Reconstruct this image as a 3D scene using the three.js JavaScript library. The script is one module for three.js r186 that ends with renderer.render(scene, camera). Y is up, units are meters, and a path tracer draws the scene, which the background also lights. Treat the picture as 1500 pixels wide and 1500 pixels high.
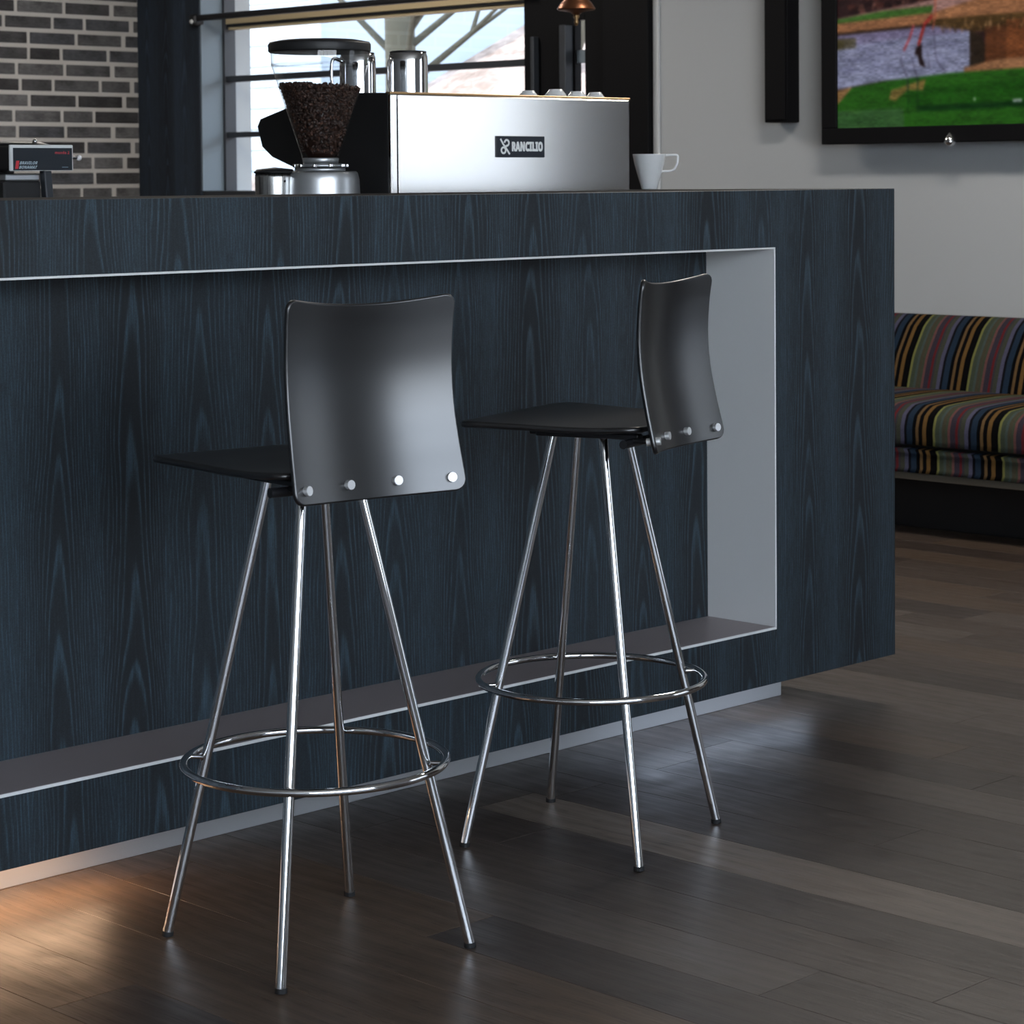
import * as THREE from 'three';
import { RoundedBoxGeometry } from 'three/addons/geometries/RoundedBoxGeometry.js';
import { mergeGeometries, mergeVertices } from 'three/addons/utils/BufferGeometryUtils.js';
import { RectAreaLightUniformsLib } from 'three/addons/lights/RectAreaLightUniformsLib.js';

// Coordinates: x runs along the bar (away to the right), y is up, -z runs from the guests' side into the bar.
// The helpers below take (a, y, n) with a = x and n = -z.
const scene = new THREE.Scene();
const renderer = new THREE.WebGLRenderer({ antialias: true });
renderer.toneMapping = THREE.LinearToneMapping;
renderer.toneMappingExposure = 1.0;
renderer.shadowMap.enabled = true;
RectAreaLightUniformsLib.init();

// ---------------------------------------------------------------- camera
const F_PX = 3512.84, YAW = 0.787687, PITCH = 0.0372253, ROLL = -0.00775455;
const camera = new THREE.PerspectiveCamera(2 * Math.atan(750 / F_PX) * 180 / Math.PI, 1, 0.05, 200);
{
  const f0 = new THREE.Vector3(Math.cos(YAW), 0, -Math.sin(YAW));
  const r0 = new THREE.Vector3(Math.sin(YAW), 0, Math.cos(YAW));
  const u0 = new THREE.Vector3(0, 1, 0);
  const f = f0.clone().multiplyScalar(Math.cos(PITCH)).addScaledVector(u0, -Math.sin(PITCH));
  const u1 = u0.clone().multiplyScalar(Math.cos(PITCH)).addScaledVector(f0, Math.sin(PITCH));
  const r = r0.clone().multiplyScalar(Math.cos(ROLL)).addScaledVector(u1, Math.sin(ROLL));
  const u = u1.clone().multiplyScalar(Math.cos(ROLL)).addScaledVector(r0, -Math.sin(ROLL));
  const m = new THREE.Matrix4().makeBasis(r, u, f.clone().negate());
  camera.quaternion.setFromRotationMatrix(m);
  camera.position.set(0, 1.19, 0);
  camera.setViewOffset(1500, 1500, 0, 355, 1500, 1500);
  camera.focus = 4.25;
  camera.userData.fStop = camera.getFocalLength() / 5.5;   // 5.5 mm aperture
}
scene.add(camera);

// ---------------------------------------------------------------- sky, sun
{
  const W = 64, H = 32, d = new Float32Array(W * H * 4);
  for (let j = 0; j < H; j++) for (let i = 0; i < W; i++) {
    const el = Math.max(0, (j + 0.5) / H * 2 - 1), t = Math.pow(el, 0.55), k = (j * W + i) * 4;   // row 0 is straight down
    d[k] = 0.92 - 0.42 * t; d[k + 1] = 0.98 - 0.28 * t; d[k + 2] = 1.04 - 0.02 * t; d[k + 3] = 1;
  }
  const sky = new THREE.DataTexture(d, W, H, THREE.RGBAFormat, THREE.FloatType);
  sky.mapping = THREE.EquirectangularReflectionMapping; sky.magFilter = THREE.LinearFilter; sky.needsUpdate = true;
  scene.background = sky; scene.backgroundIntensity = 9.0;
}
const sun = new THREE.DirectionalLight(0xfff1dc, 4);   // stands behind the building: it lights the garden only
sun.position.set(-9, 20, -14); sun.target.position.set(12, 0, -12);
sun.castShadow = true; sun.shadow.mapSize.set(2048, 2048);
Object.assign(sun.shadow.camera, { left: -25, right: 25, top: 25, bottom: -25, near: 1, far: 80 });
scene.add(sun, sun.target);

// ---------------------------------------------------------------- helpers
function rng(seed) { let s = seed >>> 0; return () => { s = (s + 0x6D2B79F5) >>> 0; let t = s; t = Math.imul(t ^ (t >>> 15), t | 1); t ^= t + Math.imul(t ^ (t >>> 7), t | 61); return ((t ^ (t >>> 14)) >>> 0) / 4294967296; }; }
const hash2 = (x, y, s) => { let h = Math.imul(x, 374761393) ^ Math.imul(y, 668265263) ^ Math.imul(s, 1274126177); h = Math.imul(h ^ (h >>> 13), 1274126177); return ((h ^ (h >>> 16)) >>> 0) / 4294967296; };
function vnoise(x, y, s, px = 0, py = 0) {      // value noise; px, py: period in cells (0 = none)
  const x0 = Math.floor(x), y0 = Math.floor(y), fx = x - x0, fy = y - y0, ux = fx * fx * (3 - 2 * fx), uy = fy * fy * (3 - 2 * fy);
  const wx = (v) => px ? ((v % px) + px) % px : v, wy = (v) => py ? ((v % py) + py) % py : v;
  const a = hash2(wx(x0), wy(y0), s), b = hash2(wx(x0 + 1), wy(y0), s), c = hash2(wx(x0), wy(y0 + 1), s), e = hash2(wx(x0 + 1), wy(y0 + 1), s);
  return (a + (b - a) * ux) * (1 - uy) + (c + (e - c) * ux) * uy;
}
const clamp = (v, a = 0, b = 1) => Math.min(b, Math.max(a, v));
const smooth = (a, b, v) => { const t = clamp((v - a) / (b - a)); return t * t * (3 - 2 * t); };
function tex(W, H, fn, { srgb = false, mw = 1, mh = 1 } = {}) {   // mw, mh: metres that the picture spans
  const d = new Uint8Array(W * H * 4);
  for (let j = 0; j < H; j++) for (let i = 0; i < W; i++) {
    const c = fn(i / W, j / H, i, j), k = (j * W + i) * 4;
    if (typeof c === 'number') { d[k] = d[k + 1] = d[k + 2] = clamp(c) * 255; } else { d[k] = clamp(c[0]) * 255; d[k + 1] = clamp(c[1]) * 255; d[k + 2] = clamp(c[2]) * 255; }
    d[k + 3] = 255;
  }
  const t = new THREE.DataTexture(d, W, H, THREE.RGBAFormat);
  t.wrapS = t.wrapT = THREE.RepeatWrapping; t.magFilter = THREE.LinearFilter; t.minFilter = THREE.LinearMipmapLinearFilter; t.generateMipmaps = true;
  if (srgb) t.colorSpace = THREE.SRGBColorSpace;
  t.repeat.set(1 / mw, 1 / mh); t.needsUpdate = true;
  return t;
}
const used = new Map();
function numbered(name) { const k = used.get(name) || 0; used.set(name, k + 1); return k ? name + '_' + String(k).padStart(3, '0') : name; }
function tag(o, label, category, group, kind) {
  o.userData.label = label; o.userData.category = category;
  if (group) o.userData.group = group;
  if (kind) o.userData.kind = kind;
  return o;
}
function mesh(name, g, m, parent) {
  const o = new THREE.Mesh(g, m);
  o.name = parent ? name : numbered(name); o.castShadow = o.receiveShadow = true;
  (parent || scene).add(o);
  return o;
}
function group(name, a = 0, y = 0, n = 0, turn = 0) {
  const o = new THREE.Group(); o.name = numbered(name); o.position.set(a, y, -n); o.rotation.y = turn; scene.add(o); return o;
}
function bevelBox(w, h, d, c) {                 // 44 triangles, chamfered
  const X = w / 2, Y = h / 2, Z = d / 2, pos = [], V = {};
  for (const sx of [-1, 1]) for (const sy of [-1, 1]) for (const sz of [-1, 1]) {
    V[[sx, sy, sz, 0]] = [sx * X, sy * (Y - c), sz * (Z - c)]; V[[sx, sy, sz, 1]] = [sx * (X - c), sy * Y, sz * (Z - c)]; V[[sx, sy, sz, 2]] = [sx * (X - c), sy * (Y - c), sz * Z];
  }
  const tri = (a, b, e) => {
    const u = [b[0] - a[0], b[1] - a[1], b[2] - a[2]], v = [e[0] - a[0], e[1] - a[1], e[2] - a[2]];
    const nn = [u[1] * v[2] - u[2] * v[1], u[2] * v[0] - u[0] * v[2], u[0] * v[1] - u[1] * v[0]];
    const m = [a[0] + b[0] + e[0], a[1] + b[1] + e[1], a[2] + b[2] + e[2]];
    pos.push(...a, ...(nn[0] * m[0] / X + nn[1] * m[1] / Y + nn[2] * m[2] / Z > 0 ? [...b, ...e] : [...e, ...b]));
  };
  const quad = (a, b, e, f) => { tri(a, b, e); tri(a, e, f); };
  for (const s of [-1, 1]) {
    quad(V[[s, -1, -1, 0]], V[[s, 1, -1, 0]], V[[s, 1, 1, 0]], V[[s, -1, 1, 0]]);
    quad(V[[-1, s, -1, 1]], V[[1, s, -1, 1]], V[[1, s, 1, 1]], V[[-1, s, 1, 1]]);
    quad(V[[-1, -1, s, 2]], V[[1, -1, s, 2]], V[[1, 1, s, 2]], V[[-1, 1, s, 2]]);
    for (const t of [-1, 1]) {
      quad(V[[s, t, -1, 0]], V[[s, t, 1, 0]], V[[s, t, 1, 1]], V[[s, t, -1, 1]]);
      quad(V[[s, -1, t, 0]], V[[s, 1, t, 0]], V[[s, 1, t, 2]], V[[s, -1, t, 2]]);
      quad(V[[-1, s, t, 1]], V[[1, s, t, 1]], V[[1, s, t, 2]], V[[-1, s, t, 2]]);
      for (const q of [-1, 1]) tri(V[[s, t, q, 0]], V[[s, t, q, 1]], V[[s, t, q, 2]]);
    }
  }
  const g = new THREE.BufferGeometry(); g.setAttribute('position', new THREE.Float32BufferAttribute(pos, 3)); g.computeVertexNormals();
  return uvMetres(g);
}
function uvMetres(g, du = 0, dv = 0) {          // planar uv in metres by the way each face points
  const p = g.attributes.position, nn = g.attributes.normal, uv = new Float32Array(p.count * 2);
  for (let i = 0; i < p.count; i++) {
    const ax = Math.abs(nn.getX(i)), ay = Math.abs(nn.getY(i)), az = Math.abs(nn.getZ(i));
    let u, v;
    if (ax >= ay && ax >= az) { u = p.getZ(i); v = p.getY(i); } else if (ay >= az) { u = p.getX(i); v = p.getZ(i); } else { u = p.getX(i); v = p.getY(i); }
    uv[2 * i] = u + du; uv[2 * i + 1] = v + dv;
  }
  g.setAttribute('uv', new THREE.BufferAttribute(uv, 2));
  return g;
}
function box(a0, a1, y0, y1, n0, n1, c = 0.002, du = 0, dv = 0) {   // box in world (a, y, n), chamfered, uv in metres
  const g = bevelBox(a1 - a0, y1 - y0, n1 - n0, Math.min(c, (a1 - a0) / 3, (y1 - y0) / 3, (n1 - n0) / 3));
  g.translate((a0 + a1) / 2, (y0 + y1) / 2, -(n0 + n1) / 2);
  return uvMetres(g, du, dv);
}
const merged = (list) => mergeGeometries(list.map((g) => { const h = g.index ? g.toNonIndexed() : g; for (const k of Object.keys(h.attributes)) if (!['position', 'normal', 'uv'].includes(k)) h.deleteAttribute(k); return h; }));
function rod(p, q, r, r2 = r, seg = 20) {       // cylinder between two points
  const d = new THREE.Vector3().subVectors(q, p), g = new THREE.CylinderGeometry(r2, r, d.length(), seg, 1);
  g.applyQuaternion(new THREE.Quaternion().setFromUnitVectors(new THREE.Vector3(0, 1, 0), d.clone().normalize()));
  return g.translate((p.x + q.x) / 2, (p.y + q.y) / 2, (p.z + q.z) / 2);
}
const V3 = (x, y, z) => new THREE.Vector3(x, y, z);
const lathe = (pts, seg = 48) => new THREE.LatheGeometry(pts.map(([r, y]) => new THREE.Vector2(r, y)), seg);
const std = (o) => new THREE.MeshStandardMaterial(o), phys = (o) => new THREE.MeshPhysicalMaterial(o);
const rgb = (r, g, b) => new THREE.Color().setRGB(r, g, b);            // linear
const hex = (h) => new THREE.Color(h);

// ---------------------------------------------------------------- procedural textures
// dark stained ash veneer: leaves of flat-sawn figure, cathedrals pointing up, pores as fine streaks
const ASH_W = 2.56, ASH_H = 1.28;
const leaves = (() => { const r = rng(11), out = []; let x = 0; while (x < ASH_W - 0.1) { const w = 0.13 + r() * 0.075; out.push({ x0: x, w, c: x + w * (0.42 + 0.16 * r()), ph: r() * 10, s: 5.2 + 2.6 * r(), k: 1200 + 900 * r(), amp: 0.5 + 0.5 * r() }); x += w; } out[out.length - 1].w = ASH_W - out[out.length - 1].x0; return out; })();
function ashValue(x, y) {
  let L = leaves[0]; for (const l of leaves) if (x >= l.x0) L = l;
  const wob = (vnoise(x * 30, y * 3.125 * 2, 3, 0, 8) - 0.5) * 0.012 + (vnoise(x * 90, y * 12.5, 4, 0, 16) - 0.5) * 0.003;
  const d = Math.abs(x - L.c + wob), e = Math.min(d, 0.05), q = e * e * L.k + Math.max(0, d - 0.05) * 2 * 0.05 * L.k * 0.9;
  const warp = (vnoise(x * 14, y * 4.6875, 7, 0, 6) - 0.5) * 0.9;
  const v = L.s * y / ASH_H * Math.round(ASH_H) + q + L.ph + warp;
  const f = v - Math.floor(v);
  const band = smooth(0.0, 0.18, f) * (1 - smooth(0.62, 0.98, f));          // 1 = smooth late wood
  const calm = smooth(0.02, 0.11, d);                                       // lines crowd and fade to the sides of a leaf
  return { band, amp: L.amp * (1 - 0.55 * calm), f };
}
const pore = (x, y) => { const s = vnoise(x * 900, y * 40.625, 21, 0, 52), t = vnoise(x * 420, y * 18.75, 22, 0, 24); return s * 0.6 + t * 0.4; };
const ashCache = new Float32Array(2048 * 1024);
for (let j = 0; j < 1024; j++) for (let i = 0; i < 2048; i++) {
  const x = i / 2048 * ASH_W, y = j / 1024 * ASH_H, a = ashValue(x, y), p = pore(x, y);
  ashCache[j * 2048 + i] = clamp(0.62 - a.amp * 0.60 * a.band + (p - 0.5) * (0.75 - 0.5 * a.band) + (hash2(i, j, 5) - 0.5) * 0.26);
}
const ashMap = tex(2048, 1024, (u, v, i, j) => { const t = clamp((ashCache[j * 2048 + i] - 0.5) * 1.18 + 0.5); return [0.064 + 0.176 * t, 0.090 + 0.232 * t, 0.108 + 0.262 * t]; }, { srgb: true, mw: ASH_W, mh: ASH_H });
const columnMap = tex(512, 512, (u, v, i, j) => { const t = clamp((ashCache[j * 2 * 2048 + i] - 0.5) * 1.2 + 0.5) * 0.7 + 0.3 * vnoise(u * 12, v * 2, 9, 12, 2); return [0.10 + 0.17 * t, 0.12 + 0.22 * t, 0.15 + 0.26 * t]; }, { srgb: true, mw: 0.64, mh: 1.28 });
const ashBump = tex(2048, 1024, (u, v, i, j) => ashCache[j * 2048 + i], { mw: ASH_W, mh: ASH_H });
const ashRough = tex(1024, 512, (u, v, i, j) => 0.60 - 0.20 * ashCache[j * 2 * 2048 + i * 2], { mw: ASH_W, mh: ASH_H });

// floor boards: grain along v
const OAK_W = 0.64, OAK_H = 2.56;
const oak = new Float32Array(512 * 2048);
for (let j = 0; j < 2048; j++) for (let i = 0; i < 512; i++) {
  const x = i / 512 * OAK_W, y = j / 2048 * OAK_H;
  const w = (vnoise(x * 12.5, y * 3.125, 31, 8, 8) - 0.5) * 0.05 + (vnoise(x * 37.5, y * 7.8125, 32, 24, 20) - 0.5) * 0.012;
  const ring = Math.sin((x + w) * 2 * Math.PI * 25 + 3 * vnoise(x * 6.25, y * 1.5625, 33, 4, 4)), fine = vnoise((x + w * 0.5) * 400, y * 12.5, 34, 256, 32), pr = vnoise((x + w * 0.4) * 700, y * 31.25, 35, 448, 80);
  const blot = vnoise(x * 9.375, y * 3.90625, 36, 6, 10);
  oak[j * 512 + i] = clamp(0.52 + 0.10 * ring + 0.28 * (fine - 0.5) + 0.26 * (blot - 0.5) - 0.30 * smooth(0.70, 0.95, pr));
}
const oakMap = tex(512, 2048, (u, v, i, j) => { const t = 0.55 + 0.9 * (oak[j * 512 + i] - 0.2); return [t, t * 0.985, t * 0.965]; }, { mw: OAK_W, mh: OAK_H });
const oakBump = tex(512, 2048, (u, v, i, j) => oak[j * 512 + i], { mw: OAK_W, mh: OAK_H });
const oakRough = tex(256, 1024, (u, v, i, j) => 0.40 - 0.16 * (oak[j * 2 * 512 + i * 2] - 0.5) + 0.10 * (vnoise(u * 20, v * 60, 38, 20, 60) - 0.5), { mw: OAK_W, mh: OAK_H });

const plasterBump = tex(512, 512, (u, v) => 0.5 + 0.5 * (vnoise(u * 64, v * 64, 41, 64, 64) - 0.5) + 0.4 * (vnoise(u * 16, v * 16, 42, 16, 16) - 0.5), { mw: 1.1, mh: 1.1 });
const plasterMap = tex(256, 256, (u, v) => 0.95 + 0.05 * vnoise(u * 7, v * 7, 43, 7, 7), { mw: 3.1, mh: 3.1 });
const brushV = tex(512, 256, (u, v, i, j) => 0.32 + 0.16 * (vnoise(u * 256, v * 4, 51, 256, 4) - 0.5) + 0.10 * (vnoise(u * 30, v * 5, 52, 30, 5) - 0.5), { mw: 0.4, mh: 1.2 });   // lines run up
const brushH = tex(256, 512, (u, v) => 0.34 + 0.14 * (vnoise(u * 4, v * 256, 53, 4, 256) - 0.5) + 0.16 * (vnoise(u * 9, v * 14, 54, 9, 14) - 0.5), { mw: 1.2, mh: 0.4 });
const brickMap = tex(256, 256, (u, v) => { const t = 0.75 + 0.35 * (vnoise(u * 40, v * 60, 61, 40, 60) - 0.5) + 0.55 * (vnoise(u * 9, v * 7, 62, 9, 7) - 0.5); return [t, t * 0.99, t * 0.985]; }, { mw: 0.53, mh: 0.31 });
const grain = tex(256, 256, (u, v, i, j) => 0.5 + 0.5 * (hash2(i, j, 71) - 0.5) + 0.5 * (vnoise(u * 64, v * 64, 72, 64, 64) - 0.5), { mw: 0.12, mh: 0.12 });
const weave = tex(256, 256, (u, v, i, j) => 0.5 + 0.25 * Math.sin(u * Math.PI * 128) * Math.sin(v * Math.PI * 128) + 0.3 * (hash2(i, j, 73) - 0.5), { mw: 0.1, mh: 0.1 });
const groundMap = tex(512, 512, (u, v) => { const t = vnoise(u * 22, v * 22, 81, 22, 22), s = vnoise(u * 90, v * 90, 82, 90, 90), q = vnoise(u * 6, v * 6, 83, 6, 6); const m = clamp(0.5 * t + 0.35 * s + 0.3 * q); return [0.36 + 0.34 * m, 0.29 + 0.33 * m, 0.24 + 0.33 * m]; }, { srgb: true, mw: 5, mh: 5 });

// ---------------------------------------------------------------- materials
const M = {};
M.ash = std({ map: ashMap, bumpMap: ashBump, bumpScale: 0.0003, roughness: 1, roughnessMap: ashRough });
M.column = std({ map: columnMap, bumpMap: ashBump, bumpScale: 0.0004, roughness: 0.7 });
M.steel = std({ color: rgb(0.62, 0.62, 0.61), metalness: 1, roughness: 1, roughnessMap: brushV });
M.steelH = std({ color: rgb(0.40, 0.345, 0.345), metalness: 0.4, roughness: 0.46, bumpMap: grain, bumpScale: 0.00004 });
M.matteBlack = phys({ color: rgb(0.005, 0.005, 0.006), roughness: 0.6, specularIntensity: 0.25 });
M.alu = std({ color: rgb(0.82, 0.825, 0.82), metalness: 0.15, roughness: 0.5, bumpMap: brushV, bumpScale: 0.0001 });
M.kick = std({ color: rgb(0.50, 0.51, 0.52), metalness: 0.6, roughness: 0.42, bumpMap: grain, bumpScale: 0.0001 });
M.chrome = std({ color: rgb(0.80, 0.80, 0.81), metalness: 1, roughness: 0.06 });
M.satin = std({ color: rgb(0.88, 0.88, 0.88), metalness: 0.75, roughness: 0.42 });
M.polished = std({ color: rgb(0.74, 0.725, 0.70), metalness: 1, roughness: 0.15 });
M.blackLacquer = phys({ color: rgb(0.008, 0.008, 0.009), roughness: 0.31, ior: 1.85, bumpMap: grain, bumpScale: 0.00002 });
M.blackEdge = std({ color: rgb(0.008, 0.008, 0.009), roughness: 0.42 });
M.blackPlastic = std({ color: rgb(0.016, 0.016, 0.017), roughness: 0.48, bumpMap: grain, bumpScale: 0.00005 });
M.rubber = std({ color: rgb(0.01, 0.01, 0.011), roughness: 0.7 });
M.blackMetal = std({ color: rgb(0.012, 0.012, 0.014), roughness: 0.4 });
M.worktop = phys({ color: rgb(0.022, 0.020, 0.019), roughness: 0.75, specularIntensity: 0.25, bumpMap: grain, bumpScale: 0.00003 });
M.plaster = std({ color: rgb(0.50, 0.525, 0.54), map: plasterMap, roughness: 0.92, bumpMap: plasterBump, bumpScale: 0.0006 });
M.whiteTrim = std({ color: rgb(0.72, 0.74, 0.74), roughness: 0.6 });
M.ceiling = std({ color: rgb(0.55, 0.54, 0.52), roughness: 0.95, bumpMap: plasterBump, bumpScale: 0.0008 });
M.mortar = std({ color: rgb(0.60, 0.565, 0.52), roughness: 0.95, bumpMap: grain, bumpScale: 0.0015 });
M.bricks = [[0.055, 0.052, 0.052], [0.085, 0.082, 0.082], [0.125, 0.122, 0.122], [0.17, 0.165, 0.163], [0.10, 0.102, 0.11]].map((c) => std({ color: rgb(...c), map: brickMap, roughness: 0.85, bumpMap: brickMap, bumpScale: 0.004 }));
M.porcelain = phys({ color: rgb(0.80, 0.81, 0.81), roughness: 0.18, clearcoat: 0.6, clearcoatRoughness: 0.08 });
M.castAlu = std({ color: rgb(0.62, 0.64, 0.66), metalness: 0.85, roughness: 0.34, bumpMap: grain, bumpScale: 0.00006 });
M.clear = phys({ color: rgb(0.93, 0.94, 0.95), transmission: 1, thickness: 0, roughness: 0.02, ior: 1.49 });
M.pane = phys({ color: rgb(0.96, 0.98, 0.98), transmission: 1, thickness: 0, roughness: 0.0, ior: 1.5 });
M.timber = std({ color: rgb(0.62, 0.50, 0.30), roughness: 0.6 });
M.windowMetal = std({ color: rgb(0.035, 0.04, 0.048), roughness: 0.45 });
M.doorWood = std({ color: rgb(0.035, 0.024, 0.016), roughness: 0.55 });
M.jamb = std({ color: rgb(0.20, 0.25, 0.29), roughness: 0.55 });
M.copper = std({ color: rgb(0.24, 0.10, 0.05), metalness: 0.9, roughness: 0.35 });
M.brass = std({ color: rgb(0.40, 0.25, 0.12), metalness: 0.9, roughness: 0.35 });
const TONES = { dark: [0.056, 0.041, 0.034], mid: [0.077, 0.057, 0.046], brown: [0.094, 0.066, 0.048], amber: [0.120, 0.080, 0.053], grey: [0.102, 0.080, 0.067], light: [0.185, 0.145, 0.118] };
M.floor = {};
for (const k of Object.keys(TONES)) M.floor[k] = std({ color: rgb(...TONES[k]).multiplyScalar(0.92), map: oakMap, roughness: 1, roughnessMap: oakRough, bumpMap: oakBump, bumpScale: 0.0005 });

// ---------------------------------------------------------------- room shell
const AW = 7.3, NB = 10.0, CEIL = 2.95, A0 = -3.6, N0 = -2.6;   // right wall, brick wall, ceiling, left wall, rear wall
const S = (o, label, category) => tag(o, label, category, null, 'structure');

// floor: slab and boards running from the guests' side towards the bar
const floor = S(mesh('floor', box(A0 - 0.2, AW + 0.2, -0.16, -0.010, N0 - 0.2, NB + 0.2, 0.001), M.floor.mid), 'dark grey brown oak board floor', 'floor');
{
  const r = rng(77), BW = 0.15, names = ['dark', 'dark', 'mid', 'mid', 'mid', 'brown', 'brown', 'grey'];
  const geos = new Map();
  const plank = (a0, n0, n1, tone) => {
    const len = Math.round((n1 - n0) * 20) / 20, kind = Math.floor(r() * 4), key = len + '_' + kind;
    if (!geos.has(key)) { const g = bevelBox(BW - 0.0005, 0.010, len - 0.0005, 0.0006); uvMetres(g, kind * 0.157 + 0.05, kind * 0.61 + len); geos.set(key, g); }
    const o = mesh('plank', geos.get(key), M.floor[tone], floor); o.position.set(a0 + BW / 2, -0.005, -(n0 + len / 2));
  };
  for (let i = -15; i <= 27; i++) {
    const a0 = 3.135 + i * BW, nTop = a0 + BW < 4.32 ? 3.5 : 6.3;
    if (a0 < 0.9) continue;
    let n = nTop; const cuts = [];
    const forced = { 0: [3.25, 0.9], '-3': [3.5, 2.2, 0.5], '-1': [3.05, 1.5], '-2': [3.3, 2.0] }[i];
    if (forced) { if (forced[0] < nTop) cuts.push([forced[0], nTop]); for (let k = 0; k < forced.length - 1; k++) cuts.push([forced[k + 1], forced[k]]); n = forced[forced.length - 1]; } else n -= r() * 1.0, n < nTop && cuts.push([Math.round(n * 20) / 20, nTop]), n = Math.round(n * 20) / 20;
    while (n > -0.2) { const l = Math.round((1.1 + r() * 0.9) * 20) / 20; cuts.push([n - l, n]); n -= l; }
    cuts.forEach(([c0, c1], k) => {
      let t = names[Math.floor(r() * names.length)];
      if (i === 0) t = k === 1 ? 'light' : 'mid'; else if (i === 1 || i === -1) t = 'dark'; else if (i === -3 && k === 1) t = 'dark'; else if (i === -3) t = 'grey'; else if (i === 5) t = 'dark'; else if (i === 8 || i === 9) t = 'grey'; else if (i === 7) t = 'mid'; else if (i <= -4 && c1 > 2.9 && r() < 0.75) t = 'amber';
      if (c1 - c0 > 0.04) plank(a0, c0, c1, t);
    });
  }
}
S(mesh('ceiling', box(A0 - 0.2, AW + 0.3, CEIL, CEIL + 0.2, N0 - 0.2, NB + 0.2), M.ceiling), 'off white plaster ceiling', 'ceiling');
S(mesh('wall_left', box(A0 - 0.2, A0, 0, CEIL, N0, NB + 0.2), M.plaster), 'pale grey plaster side wall', 'wall');
// rear wall out of view; its long window is placed to light the room
const RW0 = -3.3, RW1 = 3.3, RY0 = 1.0, RY1 = 2.8;
S(mesh('wall_rear', merged([box(A0, AW, 0, RY0, N0 - 0.2, N0), box(A0, AW, RY1, CEIL, N0 - 0.2, N0), box(A0, RW0, RY0, RY1, N0 - 0.2, N0), box(RW1, AW, RY0, RY1, N0 - 0.2, N0)]), M.plaster), 'pale grey plaster rear wall with a long unseen window', 'wall');
const win3 = S(group('window_3'), 'unseen long rear window with black mullions, placed to light the bar front and stools', 'window');
for (let k = 0; k <= 5; k++) { const a = RW0 + k * (RW1 - RW0) / 5; mesh('mullion', box(a - 0.025, a + 0.025, RY0, RY1, N0 - 0.14, N0 - 0.06), M.windowMetal, win3); }
// right wall: unseen guests' window placed for reflections, grey plaster, dark portal, bar window
const NW0 = -2.3, NW1 = 0.55;
S(mesh('wall_right', merged([
  box(AW, AW + 0.3, 0, 0.30, N0, NW1, 0), box(AW, AW + 0.3, 2.6, CEIL, N0, NW1, 0), box(AW, AW + 0.3, 0.3, 2.6, N0, NW0, 0),
  box(AW, AW + 0.3, 0, CEIL, NW1, 6.5035, 0.001),
  box(AW + 0.02, AW + 0.3, 0, 1.12, 6.5035, 10.2, 0), box(AW + 0.02, AW + 0.3, 2.5, CEIL, 6.5035, 10.2, 0), box(AW + 0.02, AW + 0.3, 1.12, 2.5, 9.487, 10.2, 0)]), M.plaster), 'grey painted plaster wall behind the striped sofa', 'wall');
const win2 = S(group('window_2'), 'unseen tall side window with black mullions, placed for the sheen on bar and espresso machine', 'window');
for (let k = 0; k <= 2; k++) { const n = NW0 + k * (NW1 - NW0) / 2; mesh('mullion', box(AW + 0.06, AW + 0.14, 0.3, 2.6, n - 0.03, n + 0.03), M.windowMetal, win2); }
mesh('transom', box(AW + 0.06, AW + 0.14, 2.05, 2.10, NW0, NW1), M.windowMetal, win2);
const door = S(group('door_1'), 'unseen dark brown timber double door, placed to darken the espresso machine reflection', 'door');  // out of view, placed as the dark part of the machine panel's reflection
for (const n of [0.72, 1.52]) { const lf = mesh('door_leaf', box(AW - 0.05, AW - 0.001, 0.005, 2.45, n, n + 0.79, 0.003), M.doorWood, door); mesh('door_handle', rod(V3(AW - 0.09, 0.95, -(n < 1 ? n + 0.7 : n + 0.09)), V3(AW - 0.09, 1.25, -(n < 1 ? n + 0.7 : n + 0.09)), 0.011, 0.011, 16), M.chrome, lf); }
mesh('door_frame', merged([box(AW - 0.06, AW - 0.001, 0, 2.52, 0.64, 0.71, 0.003), box(AW - 0.06, AW - 0.001, 0, 2.52, 2.32, 2.39, 0.003), box(AW - 0.06, AW - 0.001, 2.46, 2.52, 0.71, 2.32, 0.003)]), M.doorWood, door);
S(mesh('trim_1', box(AW - 0.012, AW + 0.01, 0, CEIL, 6.475, 6.503), M.whiteTrim), 'narrow white corner bead beside the dark portal', 'trim');
// dark clad column at the brick corner
S(mesh('trim_2', box(AW - 0.02, AW + 0.137, 0, CEIL, 9.487, NB, 0.003, 0.4), M.column), 'dark stained timber column beside the brick wall', 'column');
// dark portal between the bar window and the grey wall
const portal = S(group('trim_3'), 'black portal of panels and posts between window and grey wall', 'portal');
mesh('panel', box(AW - 0.04, AW + 0.05, 0, CEIL, 6.505, 6.755, 0.003), M.matteBlack, portal);
mesh('panel', box(AW + 0.02, AW + 0.06, 0, CEIL, 6.755, 6.912, 0.002), M.matteBlack, portal);
mesh('panel', box(AW + 0.02, AW + 0.06, 0, CEIL, 6.968, 7.27, 0.002), M.matteBlack, portal);
mesh('panel', box(AW + 0.02, AW + 0.06, 1.86, CEIL, 6.912, 6.968, 0.002), M.matteBlack, portal);
mesh('panel', box(AW + 0.02, AW + 0.06, 0, 1.12, 6.912, 6.968, 0.002), M.matteBlack, portal);
mesh('post', box(AW - 0.03, AW + 0.02, 0, 1.84, 6.978, 7.015, 0.003), M.windowMetal, portal);
mesh('post', box(AW - 0.015, AW + 0.02, 0, 1.80, 7.18, 7.20, 0.003), M.windowMetal, portal);
mesh('crossbar', box(AW + 0.03, AW + 0.05, 1.68, 1.735, 6.912, 6.968, 0.001), M.jamb, portal);
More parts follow.
